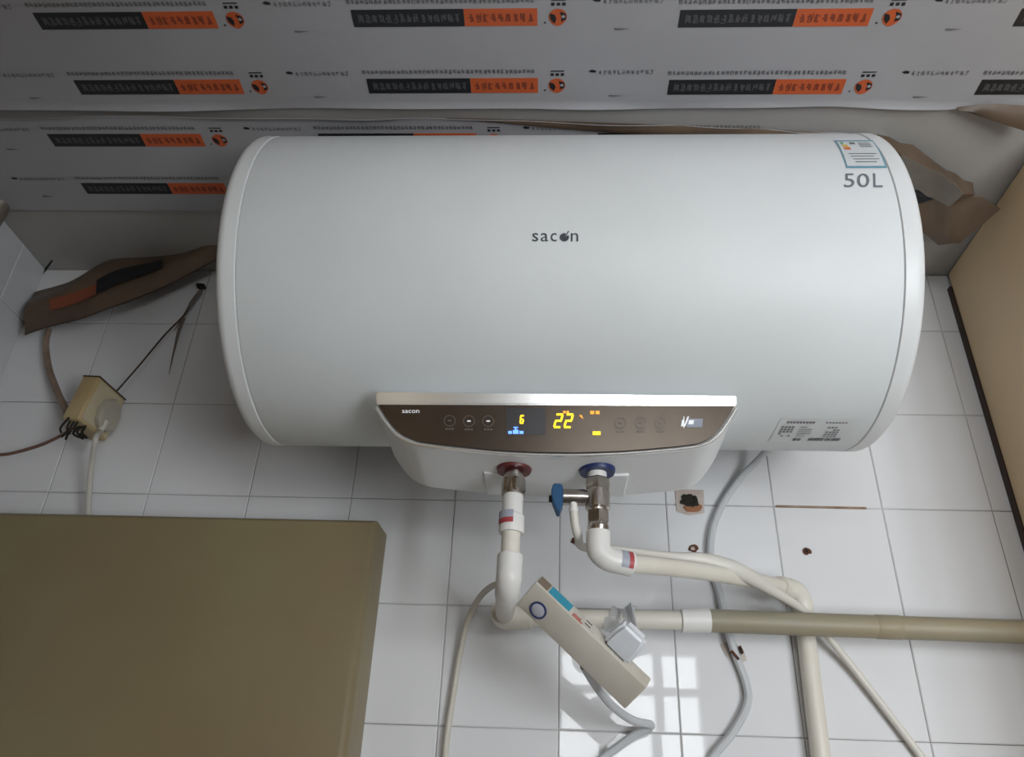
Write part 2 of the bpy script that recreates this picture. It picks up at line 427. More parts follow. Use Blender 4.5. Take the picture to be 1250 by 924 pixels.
# rating label near the lower right
rl = None
b = MB(); cyl_strip(b, .703, .793, -97, -80.3, .0004, -.001); rl = b.build('rating_label', mat('rating_paper', (.72, .74, .75), .4), heater)
b = MB(); rnd = random.Random(3)
def cell(s0, s1, a0, a1): cyl_strip(b, s0, s1, a0, a1, .0009, 0, 2)
for k in range(9): cell(.713 + k * .0036, .7156 + k * .0036, -82.8, -81.7)
for k in range(7): cell(.757 + k * .0036, .7596 + k * .0036, -82.6, -82.0)
for r_ in range(5):
    for k in range(4):
        if rnd.random() < .8: cell(.709 + k * .004, .7118 + k * .004, -85.6 - r_ * 1.5, -84.6 - r_ * 1.5)
        if rnd.random() < .75: cell(.762 + k * .004, .7648 + k * .004, -85.6 - r_ * 1.5, -84.8 - r_ * 1.5)
    cell(.730, .735 + rnd.random() * .012, -85.2 - r_ * 1.5, -84.8 - r_ * 1.5)
b.build('fine_print', p_ink, rl)
b = MB()
for k in range(16): cell(.748 + k * .0024, .748 + k * .0024 + rnd.choice((.0008, .0014, .0018)), -95, -92.6)
cell(.730, .734, -95, -93); cell(.735, .739, -95, -93)
b.build('barcode', ink, rl)

# control housing below the tank
TILT = math.tan(math.radians(10.5))
def yf(z): return -.333 + TILT * (-.006 - z)
def onface(px, py, dy=0.):
    """pixel measured on the photo turned into a point of the tilted panel face"""
    d = RT * ((px - 625) / F) - UP * ((py - 462) / F) + FW
    # y = -.333 + TILT*(-.006 - z)
    k = (-.333 - TILT * .006 - CAM.y - TILT * CAM.z) / (d.y + TILT * d.z)
    p = CAM + d * k; p.y += dy; return p
curve_px = [(460, 495), (470, 511), (484, 528), (500, 537), (516, 541), (560, 546), (620, 551.5), (690, 553.5), (750, 552), (800, 548.5), (840, 544.5), (858, 541), (872, 533), (885, 518), (898, 497)]
curve = [onface(*p) for p in curve_px]
cs = spline(curve, 4)
front = [V((p.x, p.z)) for p in cs]
topz = -.0075
def prism(pts2, yfun0, yfun1, name, m_, parent, bevel=0, top=None):
    """closed outline (x, z) swept from the tilted front to a plane at the back"""
    t = bmesh.new(); a = [t.verts.new((p.x, yfun0(p.y), p.y)) for p in pts2]; c = [t.verts.new((p.x, yfun1(p.y), p.y)) for p in pts2]
    n = len(pts2); ff = t.faces.new(a); t.faces.new(c[::-1])
    for k in range(n): t.faces.new((a[k], c[k], c[(k + 1) % n], a[(k + 1) % n]))
    if bevel: bmesh.ops.bevel(t, geom=list(ff.edges), offset=bevel, segments=2, affect='EDGES')
    b = MB(); b.smooth = True; b.add(t); return b.build(name, m_, parent, angle=30)
cx = sum(p.x for p in front) / len(front)
outer = [V((cx + (p.x - cx) * 1.004, p.y - .0016)) for p in front]
loop = [V((outer[0].x, topz))] + outer + [V((outer[-1].x, topz))]
hs = prism(loop, lambda z: yf(z) + .0035, lambda z: -.205, 'control_housing', housing, heater, .002)
inner = [V((cx + (p.x - cx) * .993, p.y + .0012)) for p in front]
zt0 = max(inner[0].y, inner[-1].y)
brown.node_tree.nodes['Principled BSDF'].inputs['Specular Tint'].default_value = (1, .84, .70, 1)
brown.node_tree.nodes['Principled BSDF'].inputs['Specular IOR Level'].default_value = .75
panel = prism(inner, lambda z: yf(z), lambda z: yf(z) + .006, 'control_panel', brown, heater)
# thin bright rim following the curve
b = MB(); b.tube([V((p.x, yf(p.y) + .0012, p.y)) for p in outer], .0019, 10, 1); b.build('panel_rim', silver, heater)
# silver bar
tl, tr_, bl, br = onface(460, 480), onface(898.5, 485), onface(460, 494.5), onface(898.5, 496.5)
t = bmesh.new(); n_ = V((0, -.004, 0)); bk = V((0, .030, 0))
vs = [t.verts.new(p) for p in (tl + n_, tr_ + n_, br + n_ + V((0, .0012, 0)), bl + n_ + V((0, .0012, 0)), tl + bk, tr_ + bk, br + bk, bl + bk)]
for f in ((0, 1, 2, 3), (7, 6, 5, 4), (0, 4, 5, 1), (1, 5, 6, 2), (2, 6, 7, 3), (3, 7, 4, 0)): t.faces.new([vs[i] for i in f])
bmesh.ops.bevel(t, geom=t.edges[:], offset=.0012, segments=2, affect='EDGES')
b = MB(); b.add(t); b.build('silver_bar', silver, heater)
# seams of the underside cover
zb = min(p.y for p in outer)
# display
def rect(mb, x0, y0, x1, y1, dy=-.0009, sl=0.):
    mb.quad(onface(x0, y1, dy), onface(x1, y1, dy), onface(x1 + sl, y0, dy), onface(x0 + sl, y0, dy))
b = MB(); rect(b, 618, 498, 666, 531, -.0004); b.build('display_window', mat('display_dark', (.035, .032, .036), .3), panel)
SEG = {'2': 'abged', '6': 'acdefg', '0': 'abcdef'}
def digit(mb, ch, x, y, w_, h, th, sl):
    S = {'a': (0, 0, 1, 0), 'g': (0, .5, 1, .5), 'd': (0, 1, 1, 1), 'f': (0, 0, 0, .5), 'e': (0, .5, 0, 1), 'b': (1, 0, 1, .5), 'c': (1, .5, 1, 1)}
    for k in SEG[ch]:
        x0, y0, x1, y1 = S[k]
        P_ = lambda u, v: (x + u * w_ + sl * (1 - v), y + v * h)
        (ax, ay), (bx, by) = P_(x0, y0), P_(x1, y1)
        e = th / 2
        if y0 == y1: mb.quad(onface(ax - e * .4, ay + e, -.0012), onface(bx + e * .4, by + e, -.0012), onface(bx + e * .4, by - e, -.0012), onface(ax - e * .4, ay - e, -.0012))
        else: mb.quad(onface(bx - e, by - .6, -.0012), onface(bx + e, by - .6, -.0012), onface(ax + e, ay + .6, -.0012), onface(ax - e, ay + .6, -.0012))
for x in (676.5, 689):
    b = MB(); digit(b, '2', x, 506.5, 7, 15.5, 2.6, 3.2); b.build('display_digit', led_y, panel)
b = MB(); digit(b, '6', 635, 508, 3.4, 9, 1.9, .8); b.build('display_digit', led_y, panel)
b = MB()
for x in (687.5, 691.5): rect(b, x, 502, x + 3, 505)
for x in (720.5, 727): rect(b, x, 502, x + 4.8, 506)
b.quad(onface(708, 509, -.0009), onface(712, 512, -.0009), onface(710.5, 507.5, -.0009), onface(707.5, 506.5, -.0009))
b.build('display_icon', led_o, panel)
b = MB(); rect(b, 723.5, 527, 733, 531.5); b.build('display_icon', led_y, panel)
b = MB(); rect(b, 620.5, 526.5, 625, 530); rect(b, 626.2, 525.2, 633, 530); rect(b, 634.2, 526.5, 639, 530); rect(b, 628.6, 521.5, 630.6, 525.2); rect(b, 626.8, 521.5, 632.4, 522.8)
b.build('display_icon', led_b, panel)
b = MB(); put_text(b, 'sacon', lambda x, y: onface(491 + 21 * x, 504.5 - 3.6 * y, -.0009)); b.build('panel_lettering', led_w, panel)
b = MB(); rect(b, 831, 513, 833.5, 521, -.0012, 1.5); rect(b, 834, 523, 835.2, 509, -.0012, 0); 
b.quad(onface(834.5, 521, -.0012), onface(836.5, 521, -.0012), onface(841, 509, -.0012), onface(839, 509, -.0012)); rect(b, 840, 513.5, 846, 518.5, -.0012, 1); b.build('panel_emblem', led_w, panel)
b = MB(); rect(b, 838, 511.5, 857, 522, -.0008, 1); b.build('panel_sticker', mat('bluish_sticker', (.28, .31, .38), .4), panel)
btn = mat('touch_button_print', (.13, .105, .085), .4)
for x, y, on_ in ((549, 514, 0), (572.5, 514.5, 1), (596, 514.5, 1), (757, 516.5, 0), (782, 516.5, 0), (806, 516.5, 0)):
    b = MB(); t = bmesh.new(); n = 20; a = []; c = []
    for k in range(n):
        q_ = 2 * math.pi * k / n
        a.append(t.verts.new(onface(x + 7.2 * math.cos(q_), y + 7 * math.sin(q_), -.0008))); c.append(t.verts.new(onface(x + 6.3 * math.cos(q_), y + 6.1 * math.sin(q_), -.0008)))
    for k in range(n): t.faces.new((a[k], a[(k + 1) % n], c[(k + 1) % n], c[k]))
    b.add(t)
    for k in range(3): rect(b, x - 5 + k * 3.6, y + 9, x - 2.4 + k * 3.6, y + 11.2)
    bo = b.build('touch_button', btn, panel)
    b = MB(); rect(b, x - 2.2, y - .9, x + 2.2, y + .9, -.0011); b.build('button_mark', led_w if on_ else btn, bo)
# collars and shallow recess plates on the underside
HX, CX, PY = .706, .797, -.280
zu = -.0795
b = MB(); b.lathe((HX, PY, zu + .0138), (0, 0, -1), [(0, .0195), (.010, .0195), (.0125, .0185), (.0125, .012)], 32); b.build('hot_outlet_collar', red_ring, heater)
b = MB(); b.lathe((CX, PY, zu + .0138), (0, 0, -1), [(0, .0200), (.010, .0200), (.0125, .019), (.0125, .012)], 32); b.build('cold_inlet_collar', blue_ring, heater)
for x in (HX + .001, CX + .002):
    b = MB(); b.box((x - .036, -.268, zu + .0042), (x + .034, -.2049, zu + .016), .002); b.build('underside_cover', housing, heater)

# ================================================================== HOT PIPE
hp = thing('hot_water_pipe', (HX, PY, -.2), 'cream plastic pipe with elbow dropping from the red-ringed outlet', 'pipe')
def hexnut(mb, o, ax, l, r, phase=.3): mb.lathe(o, ax, [(0, r * .93), (l * .1, r), (l * .9, r), (l, r * .93)], 6, False, phase)
z0 = zu
b = MB(); b.lathe((HX, PY, z0), (0, 0, -1), [(0, .0105), (.006, .0105), (.006, .0122), (.027, .0128), (.027, .0095), (.031, .0095)], 24); b.build('threaded_union', chrome, hp)
b = MB(); hexnut(b, V((HX, PY, z0 - .009)), (0, 0, -1), .016, .0140); b.build('union_nut', chrome, hp)
def dn(z): return V((HX + (z + .1) * .012, PY, z))          # slightly leaning run
b = MB(); b.lathe(dn(-.104), V((HX + (-.2) * .012, PY, -.3)) - V(dn(-.1)), [(0, .008), (.001, .0105), (.003, .0112), (.024, .0112), (.026, .0132), (.043, .0136), (.045, .0128)], 28); b.build('threaded_adapter', pprw, hp)
b = MB(); b.tube([dn(-.146), dn(-.185)], .0100, 20, 1); b.build('pipe', ppr, hp)
e0 = dn(-.172); el_p = [e0, dn(-.188), dn(-.196), dn(-.203) + V((-.001, .008, 0)), dn(-.205) + V((-.002, .022, .0)), dn(-.204) + V((-.003, .036, .001))]
b = MB(); b.tube(el_p, lambda t: .0134 if t > .02 else .0125, 22, 8); b.build('elbow', pprw, hp)
st_end = at(616, 751, -.055)
b = MB(); b.tube([el_p[-1] - V((0, .004, 0)), st_end], .0118, 20, 1); b.build('back_pipe', ppr, hp)
p0, p1 = at(702, 755, -.052), at(836, 757.5, -.052)
b = MB(); b.tube([st_end - V((0, .02, 0)), st_end + V((0, .002, 0)), st_end + V((.012, .006, 0)), st_end + V((.034, .003, .001))], .0165, 22, 6); b.build('elbow', ppr, hp)
b = MB(); b.tube([st_end + V((.02, .003, 0)), p0, p1], .0118, 20, 1); b.build('wall_pipe', ppr, hp)
c0, c1 = at(831, 757.5, -.052), at(867, 757.5, -.052)
ax = (c1 - c0); b = MB(); b.lathe(c0, ax, [(0, .0125), (.001, .0148), (ax.length - .001, .0152), (ax.length, .013)], 28); b.build('coupling', pprw, hp)
# stickers
def sticker(parent, c, axis, r, h, a0, a1, m_top, m_bot):
    axis = V(axis).normalized(); a = axis.cross(V((0, 1, 0))).normalized(); q2 = axis.cross(a)
    def f(lo_, hi_): return lambda u, v: c + axis * (lo_ + (hi_ - lo_) * v) + (a * math.cos(math.radians(a0 + (a1 - a0) * u)) + q2 * math.sin(math.radians(a0 + (a1 - a0) * u))) * (r + .0004)
    b = MB(); b.grid(f(-h / 2, h * .1), 8, 1); s_o = b.build('sticker', m_top, parent)
    b = MB(); b.grid(f(h * .1, h / 2), 8, 1); b.build('sticker_stripe', m_bot, s_o)
stk_g = mat('sticker_grey', (.38, .40, .47), .4); stk_r = mat('sticker_red', (.42, .06, .07), .4)
sticker(hp, dn(-.134) , (0, 0, -1), .0138, .014, 82, 168, stk_g, stk_r)

# olive run continuing to the right
op = thing('olive_pipe', at(1060, 772, -.05), 'long grey-olive plastic pipe running along the wall from the white coupling', 'pipe')
q0, q1 = at(862, 757.5, -.052), at(1250, 771.5, -.05)
dir_ = (q1 - q0).normalized(); q1 = q0 + dir_ * ((XC - .002 - q0.x) / dir_.x)
b = MB(); b.tube([q0, q1], .0142, 24, 1); b.build('pipe', olive_pipe, op)
jn = q0 + dir_ * .21
b = MB(); b.lathe(jn, dir_, [(0, .0143), (.001, .0149), (.03, .0149), (.031, .0143)], 24); b.build('joint_sleeve', olive_pipe, op)

# ================================================================== SAFETY VALVE
sv = thing('safety_valve', (CX, PY, -.145), 'chrome safety valve with blue lever under the blue-ringed inlet', 'valve')
b = MB(); b.lathe((CX, PY, zu + .002), (0, 0, -1), [(0, .0105), (.010, .0105)], 24); b.build('white_tape_thread', pprw, sv)
b = MB(); hexnut(b, V((CX, PY, zu - .006)), (0, 0, -1), .014, .0142, .5); b.build('hex_nut', chrome, sv)
b = MB(); b.lathe((CX, PY, zu - .019), (0, 0, -1), [(0, .0125), (.002, .0132), (.021, .0132), (.022, .0110), (.026, .0105)], 28); b.build('valve_body', chrome, sv)
b = MB(); hexnut(b, V((CX, PY, zu - .043)), (0, 0, -1), .014, .0122, .5); b.build('hex_nut', chrome, sv)
b = MB(); b.lathe((CX, PY, zu - .057), (0, 0, -1), [(0, .0105), (.004, .0118), (.008, .0100), (.012, .0095)], 24); b.build('tail_piece', chrome, sv)
zb_ = zu - .0275
b = MB(); b.lathe((CX - .008, PY, zb_), (-1, 0, 0), [(0, .0085), (.006, .0085), (.006, .0092), (.029, .0092), (.030, .008), (.033, .008)], 24); b.build('relief_branch', chrome, sv)
# blue lever
hx = CX - .0405
tb = bmesh.new(); ol = [(-.0075, .012), (.0015, .012), (.0032, .008), (.0032, -.010), (-.0005, -.020), (-.003, -.020), (-.0085, -.006), (-.0095, .004)]
for y_ in (PY - .010, PY + .008): [tb.verts.new((hx + x, y_, zb_ + z)) for x, z in ol]
tb.verts.ensure_lookup_table(); n = len(ol); vv = tb.verts[:]
tb.faces.new(vv[:n]); tb.faces.new(vv[n:][::-1])
for k in range(n): tb.faces.new((vv[k], vv[n + k], vv[n + (k + 1) % n], vv[(k + 1) % n]))
bmesh.ops.bevel(tb, geom=tb.edges[:], offset=.001, segments=2, affect='EDGES')
b = MB(); b.add(tb); b.build('blue_lever', blue_pl, sv)
b = MB(); b.lathe((hx - .008, PY, zb_ - .002), (-1, 0, 0), [(0, .004), (.003, .004), (.004, .003)], 16); b.build('lever_screw', flat_black, sv)
b = MB(); b.lathe((CX - .026, PY - .002, zb_ - .007), (0, 0, -1), [(0, .004), (.006, .004), (.0065, .0052), (.010, .0045)], 16); b.build('drain_nipple', pprw, sv)

# drain hose
dh = [V((CX - .026, PY - .002, zb_ - .012)), at(702, 640, -.278), at(706, 655, -.268), at(713, 668, -.242), at(760, 672, -.200), at(820, 680, -.160), at(862, 684, -.146), at(905, 699, -.126), at(945, 722, -.082), at(985, 748, -.0365), at(1000, 764, -.0305), at(1014, 781, -.025), at(1050, 826, -.012), at(1125, 924, -.009), at(1180, 1000, -.009), at(1300, 1260, -.009)]
b = MB(); b.tube(dh, lambda t: .0047 + .0058 * max(0, 1 - abs(t - .45) / .15), 12, 8); h = b.build('drain_hose', mat('milky_hose', (.70, .68, .62), .4))
tag(h, 'milky thin drain hose leaving the valve and crossing in front of the cold pipe', 'hose')

# ================================================================== COLD PIPE
cp = thing('cold_water_pipe', (1.07, -.02, -.6), 'white plastic cold pipe bending from the valve to the wall and down', 'pipe')
zc0 = zu - .066
k0 = V((CX, PY, zc0)); r0 = at(772, 681, -.262)
b = MB(); b.tube([k0, V((CX, PY, zc0 - .016)), V((CX + .002, PY + .001, zc0 - .022)), V((CX + .010, PY + .003, zc0 - .0275)), V((CX + .022, PY + .006, zc0 - .0295)), V((CX + .034, PY + .011, zc0 - .0302))], .0128, 24, 8); b.build('elbow', pprw, cp)
ec = at(953, 716, -.045)
es = V((CX + .028, PY + .009, zc0 - .0300))
mid = es.lerp(ec, .5) + V((0, 0, .004))
b = MB(); b.tube([es, es.lerp(ec, .25) + V((0, 0, .003)), mid, es.lerp(ec, .75) + V((0, 0, .003)), ec], .0098, 20, 8); b.build('pipe', ppr, cp)
dtop, dbot = at(981, 752, -.0145), at(1002, 924, -.0145)
b = MB(); b.tube([ec - (ec - mid).normalized() * .004, ec + (ec - mid).normalized() * .010, at(972, 722, -.026), at(979, 735, -.018), dtop], .0132, 22, 8); b.build('elbow', ppr, cp)
dd = (dbot - dtop).normalized()
b = MB(); b.tube([dtop - dd * .005, dbot + dd * .85], .0118, 20, 1); b.build('pipe', ppr, cp)
sticker(cp, V((CX + .026, PY + .0075, zc0 - .0298)), V((1, .38, -.05)), .0129, .013, 40, 128, stk_g, stk_r)

# heater power cord
ck = [at(940, 545, -.06), at(925, 562, -.03), at(905, 582, -.012), at(882, 615, -.0075), at(869, 650, -.0075), at(868, 690, -.0075), at(878, 722, -.0075), at(886, 760, -.010), at(893, 785, -.012), at(900, 805, -.008), at(911, 835, -.007), at(912, 860, -.007), at(895, 893, -.007), at(870, 924, -.007), at(845, 960, -.007), at(825, 1060, -.007), at(835, 1350, -.007)]
b = MB(); b.tube(ck, .0052, 10, 8); o = b.build('hanging_cable', cord_g)
tag(o, 'grey-white heater power cord winding down the tiles behind the olive pipe', 'cord')
cl = thing('cable_clip', at(897, 797, -.004), 'small rusty clip with dirty tape pinning the heater cord to the tiles', 'clip')
b = MB(); b.quad(at(879, 786, -.0012), at(893, 782, -.0012), at(907, 792, -.0012), at(912, 806, -.0012), at(899, 812, -.0012), at(886, 800, -.0012)); b.build('dirty_tape', mat('dirty_tape', (.45, .40, .34), .6, c2=(.6, .57, .52), nscale=60), cl)
b = MB()
b.obox(at(890, 797, -.004), at(899, 808, -.004) - at(890, 797, -.004), V((.0025, 0, .002)), V((0, -.011, 0)), .0006); b.build('nail', rust, cl)
b = MB(); b.obox(at(901, 790, -.004), at(905, 799, -.004) - at(901, 790, -.004), V((.002, 0, .001)), V((0, -.008, 0)), .0005); b.build('nail', rust, cl)

# ================================================================== POWER STRIP
def frame(px, py, y):
    """point plus metres per pixel there"""
    p = at(px, py, y); return p, (p - CAM).dot(FW) / F
def vec(sc, x, up, away): return (RT * x + UP * up + FW * away) * sc
o0, sc = frame(630, 738, -.205)
L_ = vec(sc, 127, -112, -40); W_ = vec(sc, 23, 32, -20 * .85)
L_n = L_.normalized(); W_ = W_ - L_n * W_.dot(L_n); D_ = W_.cross(L_).normalized()
if D_.dot(FW) < 0: D_ = -D_
D_ = D_ * .020
ps = thing('power_strip', o0 + L_ + D_ * .5, 'aged white power strip hanging at a slant across the wall pipe', 'power strip')
b = MB(); b.obox(o0, L_, W_, D_, .0022, 2); b.smooth = True; b.build('strip_body', strip_m, ps)
# round switch on the broad face
cf = o0 + L_ * .14 + W_ * .40 - D_.normalized() * .0002
nn = -D_.normalized()
b = MB(); b.lathe(cf, nn, [(0, .0098), (.0016, .0098), (.0016, .0080), (.001, .0080)], 28); sw = b.build('switch_ring', mat('dark_blue_ring', (.03, .045, .15), .4), ps)
b = MB(); b.lathe(cf, nn, [(0, .0079), (.0012, .0079), (.0022, .006)], 28); b.build('switch_button', mat('greyish_button', (.46, .47, .53), .4), sw)
# outlet face with label
un = W_.normalized()
def side(u0, u1, v0, v1, m_, name, h=.0008):
    b = MB(); b.obox(o0 + W_ + L_ * u0 + D_ * v0 - un * .0004, L_ * (u1 - u0), D_ * (v1 - v0), un * h); return b.build(name, m_, ps)
side(.11, .30, .15, .85, mat('cyan_label', (.04, .32, .46), .4), 'blue_label')
side(.01, .10, .15, .85, mat('brown_smudge', (.22, .17, .12), .6), 'brown_label')
side(.33, .42, .1, .4, mat('red_mark', (.5, .18, .15), .5), 'red_mark')
for u in (.40, .58):
    sd = side(u, u + .12, .2, .8, strip_m, 'outlet', .0016)
    for v in (.3, .6):
        b = MB(); b.obox(o0 + W_ + L_ * (u + .03) + D_ * v + un * .0008, L_ * .05, D_ * .07, un * .0006); b.build('slot', flat_black, sd)
# plug pushed in its side
pl = thing('plug', o0 + W_ + L_ * .72 + D_ * .5, 'white plug wrapped in tape pushed into the slanted power strip', 'plug')
t = bmesh.new(); o1 = o0 + W_ * 1.0 + L_ * .60 + D_ * .12
pa = L_ * .22; pb = D_ * .9; pc = un * .036
vs = []
for k, (f_, g_) in enumerate(((0, .0), (.55, .0), (1.0, .18))):
    for i, j in ((0, 0), (1, 0), (1, 1), (0, 1)):
        c = o1 + pa * .5 + pb * .5; vs.append(t.verts.new(c + pa * (i - .5) * (1 - g_) + pb * (j - .5) * (1 - g_) + pc * f_))
for k in range(2):
    for i in range(4): t.faces.new((vs[4 * k + i], vs[4 * k + (i + 1) % 4], vs[4 * k + 4 + (i + 1) % 4], vs[4 * k + 4 + i]))
t.faces.new(vs[0:4][::-1]); t.faces.new(vs[8:12])
bmesh.ops.bevel(t, geom=t.edges[:], offset=.004, segments=3, affect='EDGES')
b = MB(); b.smooth = True; b.add(t); b.build('plug_body', mat('bluish_white_plastic', (.78, .81, .86), .3), pl)
tpc = at(757, 752, -.052)
b = MB()
b.grid(lambda u, v: at(742 + 30 * v + 6 * math.sin(u * 5), 756, -.052) + V((0, -math.cos(u * 6.28) * (.0135 + .0022 * math.sin(v * 9 + u * 11)), math.sin(u * 6.28) * (.0150 + .002 * math.sin(v * 7 + u * 8)))), 22, 8)
o = b.build('tape_wrap', clear_mat('clear_tape', (.62, .64, .66), .55, .25)); tag(o, 'clear crumpled tape wound around the cream wall pipe above the plug', 'tape')
b = MB()
b.grid(lambda u, v: at(762 + 9 * v + 12 * u, 742 + 42 * u - 8 * v * (1 - u), -.075 - .045 * u + .006 * math.sin(v * 6)), 10, 6, .0006)
o = b.build('plastic_scrap', clear_mat('clear_plastic', (.66, .69, .73), .6, .2)); tag(o, 'loose scrap of cloudy plastic hanging between wall pipe and plug', 'plastic')
# strip cord
b = MB(); b.tube([o0 + L_ * .62 + D_ * .5 - un * .003, at(728, 838, -.13), at(748, 862, -.08), at(772, 879, -.045), at(793, 884, -.028), at(792, 889, -.02), at(775, 897, -.014), at(752, 913, -.010), at(725, 935, -.008), at(695, 975, -.008), at(672, 1080, -.008), at(665, 1350, -.008)], .0050, 10, 8)
o = b.build('strip_cord', cord_g); tag(o, 'grey cord leaving the power strip and doubling back down the tiles', 'cord')
# cream cord left of hot pipe
b = MB(); b.tube([at(612, 712, -.15), at(600, 716, -.10), at(585, 730, -.05), at(571, 757, -.018), at(561, 800, -.009), at(553, 850, -.008), at(546, 895, -.008), at(543, 930, -.008), at(541, 980, -.008), at(530, 1150, -.008), at(520, 1350, -.008)], .0040, 10, 8)
o = b.build('cream_cord', cord_c); tag(o, 'thin cream cord looping from behind the hot pipe elbow down the tiles', 'cord')

# ================================================================== SOCKET AT THE LEFT
s0_, sc = frame(122, 459, -.075)
ra = (s0_ - CAM).normalized(); rr_ = (RT - ra * RT.dot(ra)).normalized(); ru = rr_.cross(ra)
def rv(x, up, away): return (rr_ * x * .92 + ru * up + ra * away) * sc
L_ = rv(-25, -51, -23.5); W_ = rv(32, -32, 35.4); D_ = rv(-19, 1, 18)
L_n = L_.normalized(); W_ = W_ - L_n * W_.dot(L_n); W_n = W_.normalized(); D_ = D_ - L_n * D_.dot(L_n) - W_n * D_.dot(W_n)
so = thing('socket_box', s0_ + L_ + D_, 'yellowed plastic socket box hanging crooked on the left of the tiled wall', 'socket')
b = MB(); b.obox(s0_, L_, W_, D_, .004, 3); b.smooth = True; b.build('box_body', yellowed, so)
Dn = -D_.normalized()
b = MB(); b.obox(s0_ + L_ * .06 + W_ * .06, L_ * .88, W_ * .88, Dn * .0012, .0005, 1); b.build('face_plate', mat('cream_face', (.56, .50, .36), .45, c2=(.50, .41, .24), nscale=20), so)
b = MB(); b.obox(s0_ - L_ * .012, L_ * .03, W_, D_, .001); b.build('dark_top_edge', dark_w, so)  # thin dark strip along the top edge
b = MB()
for k in range(9):
    p = s0_ + L_ * (1 + .02 * k) + W_ * random.uniform(-.05, .35) + D_ * random.uniform(.1, .7)
    b.tube([p - L_ * .15, p + V((random.uniform(-.008, .008), -.002, -.006)), p + V((random.uniform(-.012, .012), .0, -.014))], .0017, 6, 4)
b.build('wire_tangle', flat_black, so)
# plug with white cord
sp = thing('round_plug', s0_ + L_ * .8 + W_ * .6, 'cream plug with pale cord pushed into the yellowed socket box', 'plug')
pc_ = s0_ + L_ * .55 + W_ * .62 + Dn * .0018
t = bmesh.new(); rg = []
for h_, sc_ in ((0, 1), (.007, 1), (.010, .9)):
    rg.append([t.verts.new(pc_ + Dn * h_ + (L_ * x + W_ * y) * sc_ * .84) for x, y in ((-.40, -.05), (-.30, .22), (-.10, .34), (.28, .34), (.40, .20), (.42, -.16), (.30, -.30), (.0, -.36), (-.25, -.28))])
n = 9
for k in range(2):
    for i in range(n): t.faces.new((rg[k][i], rg[k][(i + 1) % n], rg[k + 1][(i + 1) % n], rg[k + 1][i]))
t.faces.new(rg[0][::-1]); t.faces.new(rg[2])
b = MB(); b.smooth = True; b.add(t); b.build('plug_body', mat('cream_plug', (.42, .39, .32), .45), sp)
pe = pc_ + L_ * .30 - W_ * .04 + Dn * .006
b = MB(); b.tube([pe - L_ * .12, pe + L_ * .12], lambda t: .0065 - .002 * t, 12, 1); b.build('strain_relief', cord_c, sp)
b = MB(); b.tube([pe, pe + L_ * .12, at(117, 535, -.075), at(112, 565, -.05), at(109, 600, -.035), at(107.5, 628, -.030), at(107, 650, -.028)], .0042, 10, 8)
b.build('cord', mat('pale_cord', (.56, .54, .49), .45), sp)
# wires
b = MB(); b.tube([at(60, 402, -.02), at(56, 420, -.018), at(60, 450, -.020), at(70, 478, -.030), at(79, 498, -.042), at(83, 507, -.048)], lambda t: .0045 + .0015 * t, 10, 8)
tag(b.build('brown_cable', brown_w), 'brown dirty cable curving down from the torn film to the socket box', 'cable')
b = MB(); b.tube([s0_ + W_ * .68 + D_ * .15, at(170, 446, -.035), at(200, 410, -.02), at(226, 383, -.012), at(247, 354, -.010)], .0014, 8, 6)
tag(b.build('dark_wire', dark_w), 'thin dark wire stretched from the socket box up to the wall hook', 'wire')
b = MB(); b.tube([at(88, 523, -.06), at(74, 532, -.045), at(50, 543, -.035), at(20, 552, -.03), at(0, 555, -.03), at(-25, 553, -.03)], .0024, 8, 6)
tag(b.build('red_brown_wire', mat('red_brown_wire', (.17, .085, .06), .6)), 'reddish-brown wire running from the socket box out of the left edge', 'wire')
hk = thing('wall_hook', at(250, 353, -.004), 'dark nail on the tiles holding a twisted grey strap beside the heater', 'hook')
b = MB(); b.obox(at(243, 350, -.001), V((.014, 0, -.002)), V((0, -.012, 0)), V((-.001, 0, -.005)), .001); b.build('nail', flat_black, hk)
b = MB(); b.tube([at(246, 354, -.010), at(236, 367, -.011), at(228, 380, -.011), at(220, 392, -.010), at(212, 404, -.010)], lambda t: .0055 * (1 - abs(t - .3)) * (1.05 - t * .75), 8, 6, flat=.4); b.build('strap', mat('grey_brown_strap', (.16, .14, .12), .6), hk)
b = MB(); b.tube([at(224, 388, -.012), at(218, 405, -.010), at(212, 430, -.008), at(206, 457, -.006)], lambda t: .0042 * (1 - t * .92), 8, 6, flat=.5); b.build('strap_tail', mat('grey_brown_strap', (.16, .14, .12), .6), hk)

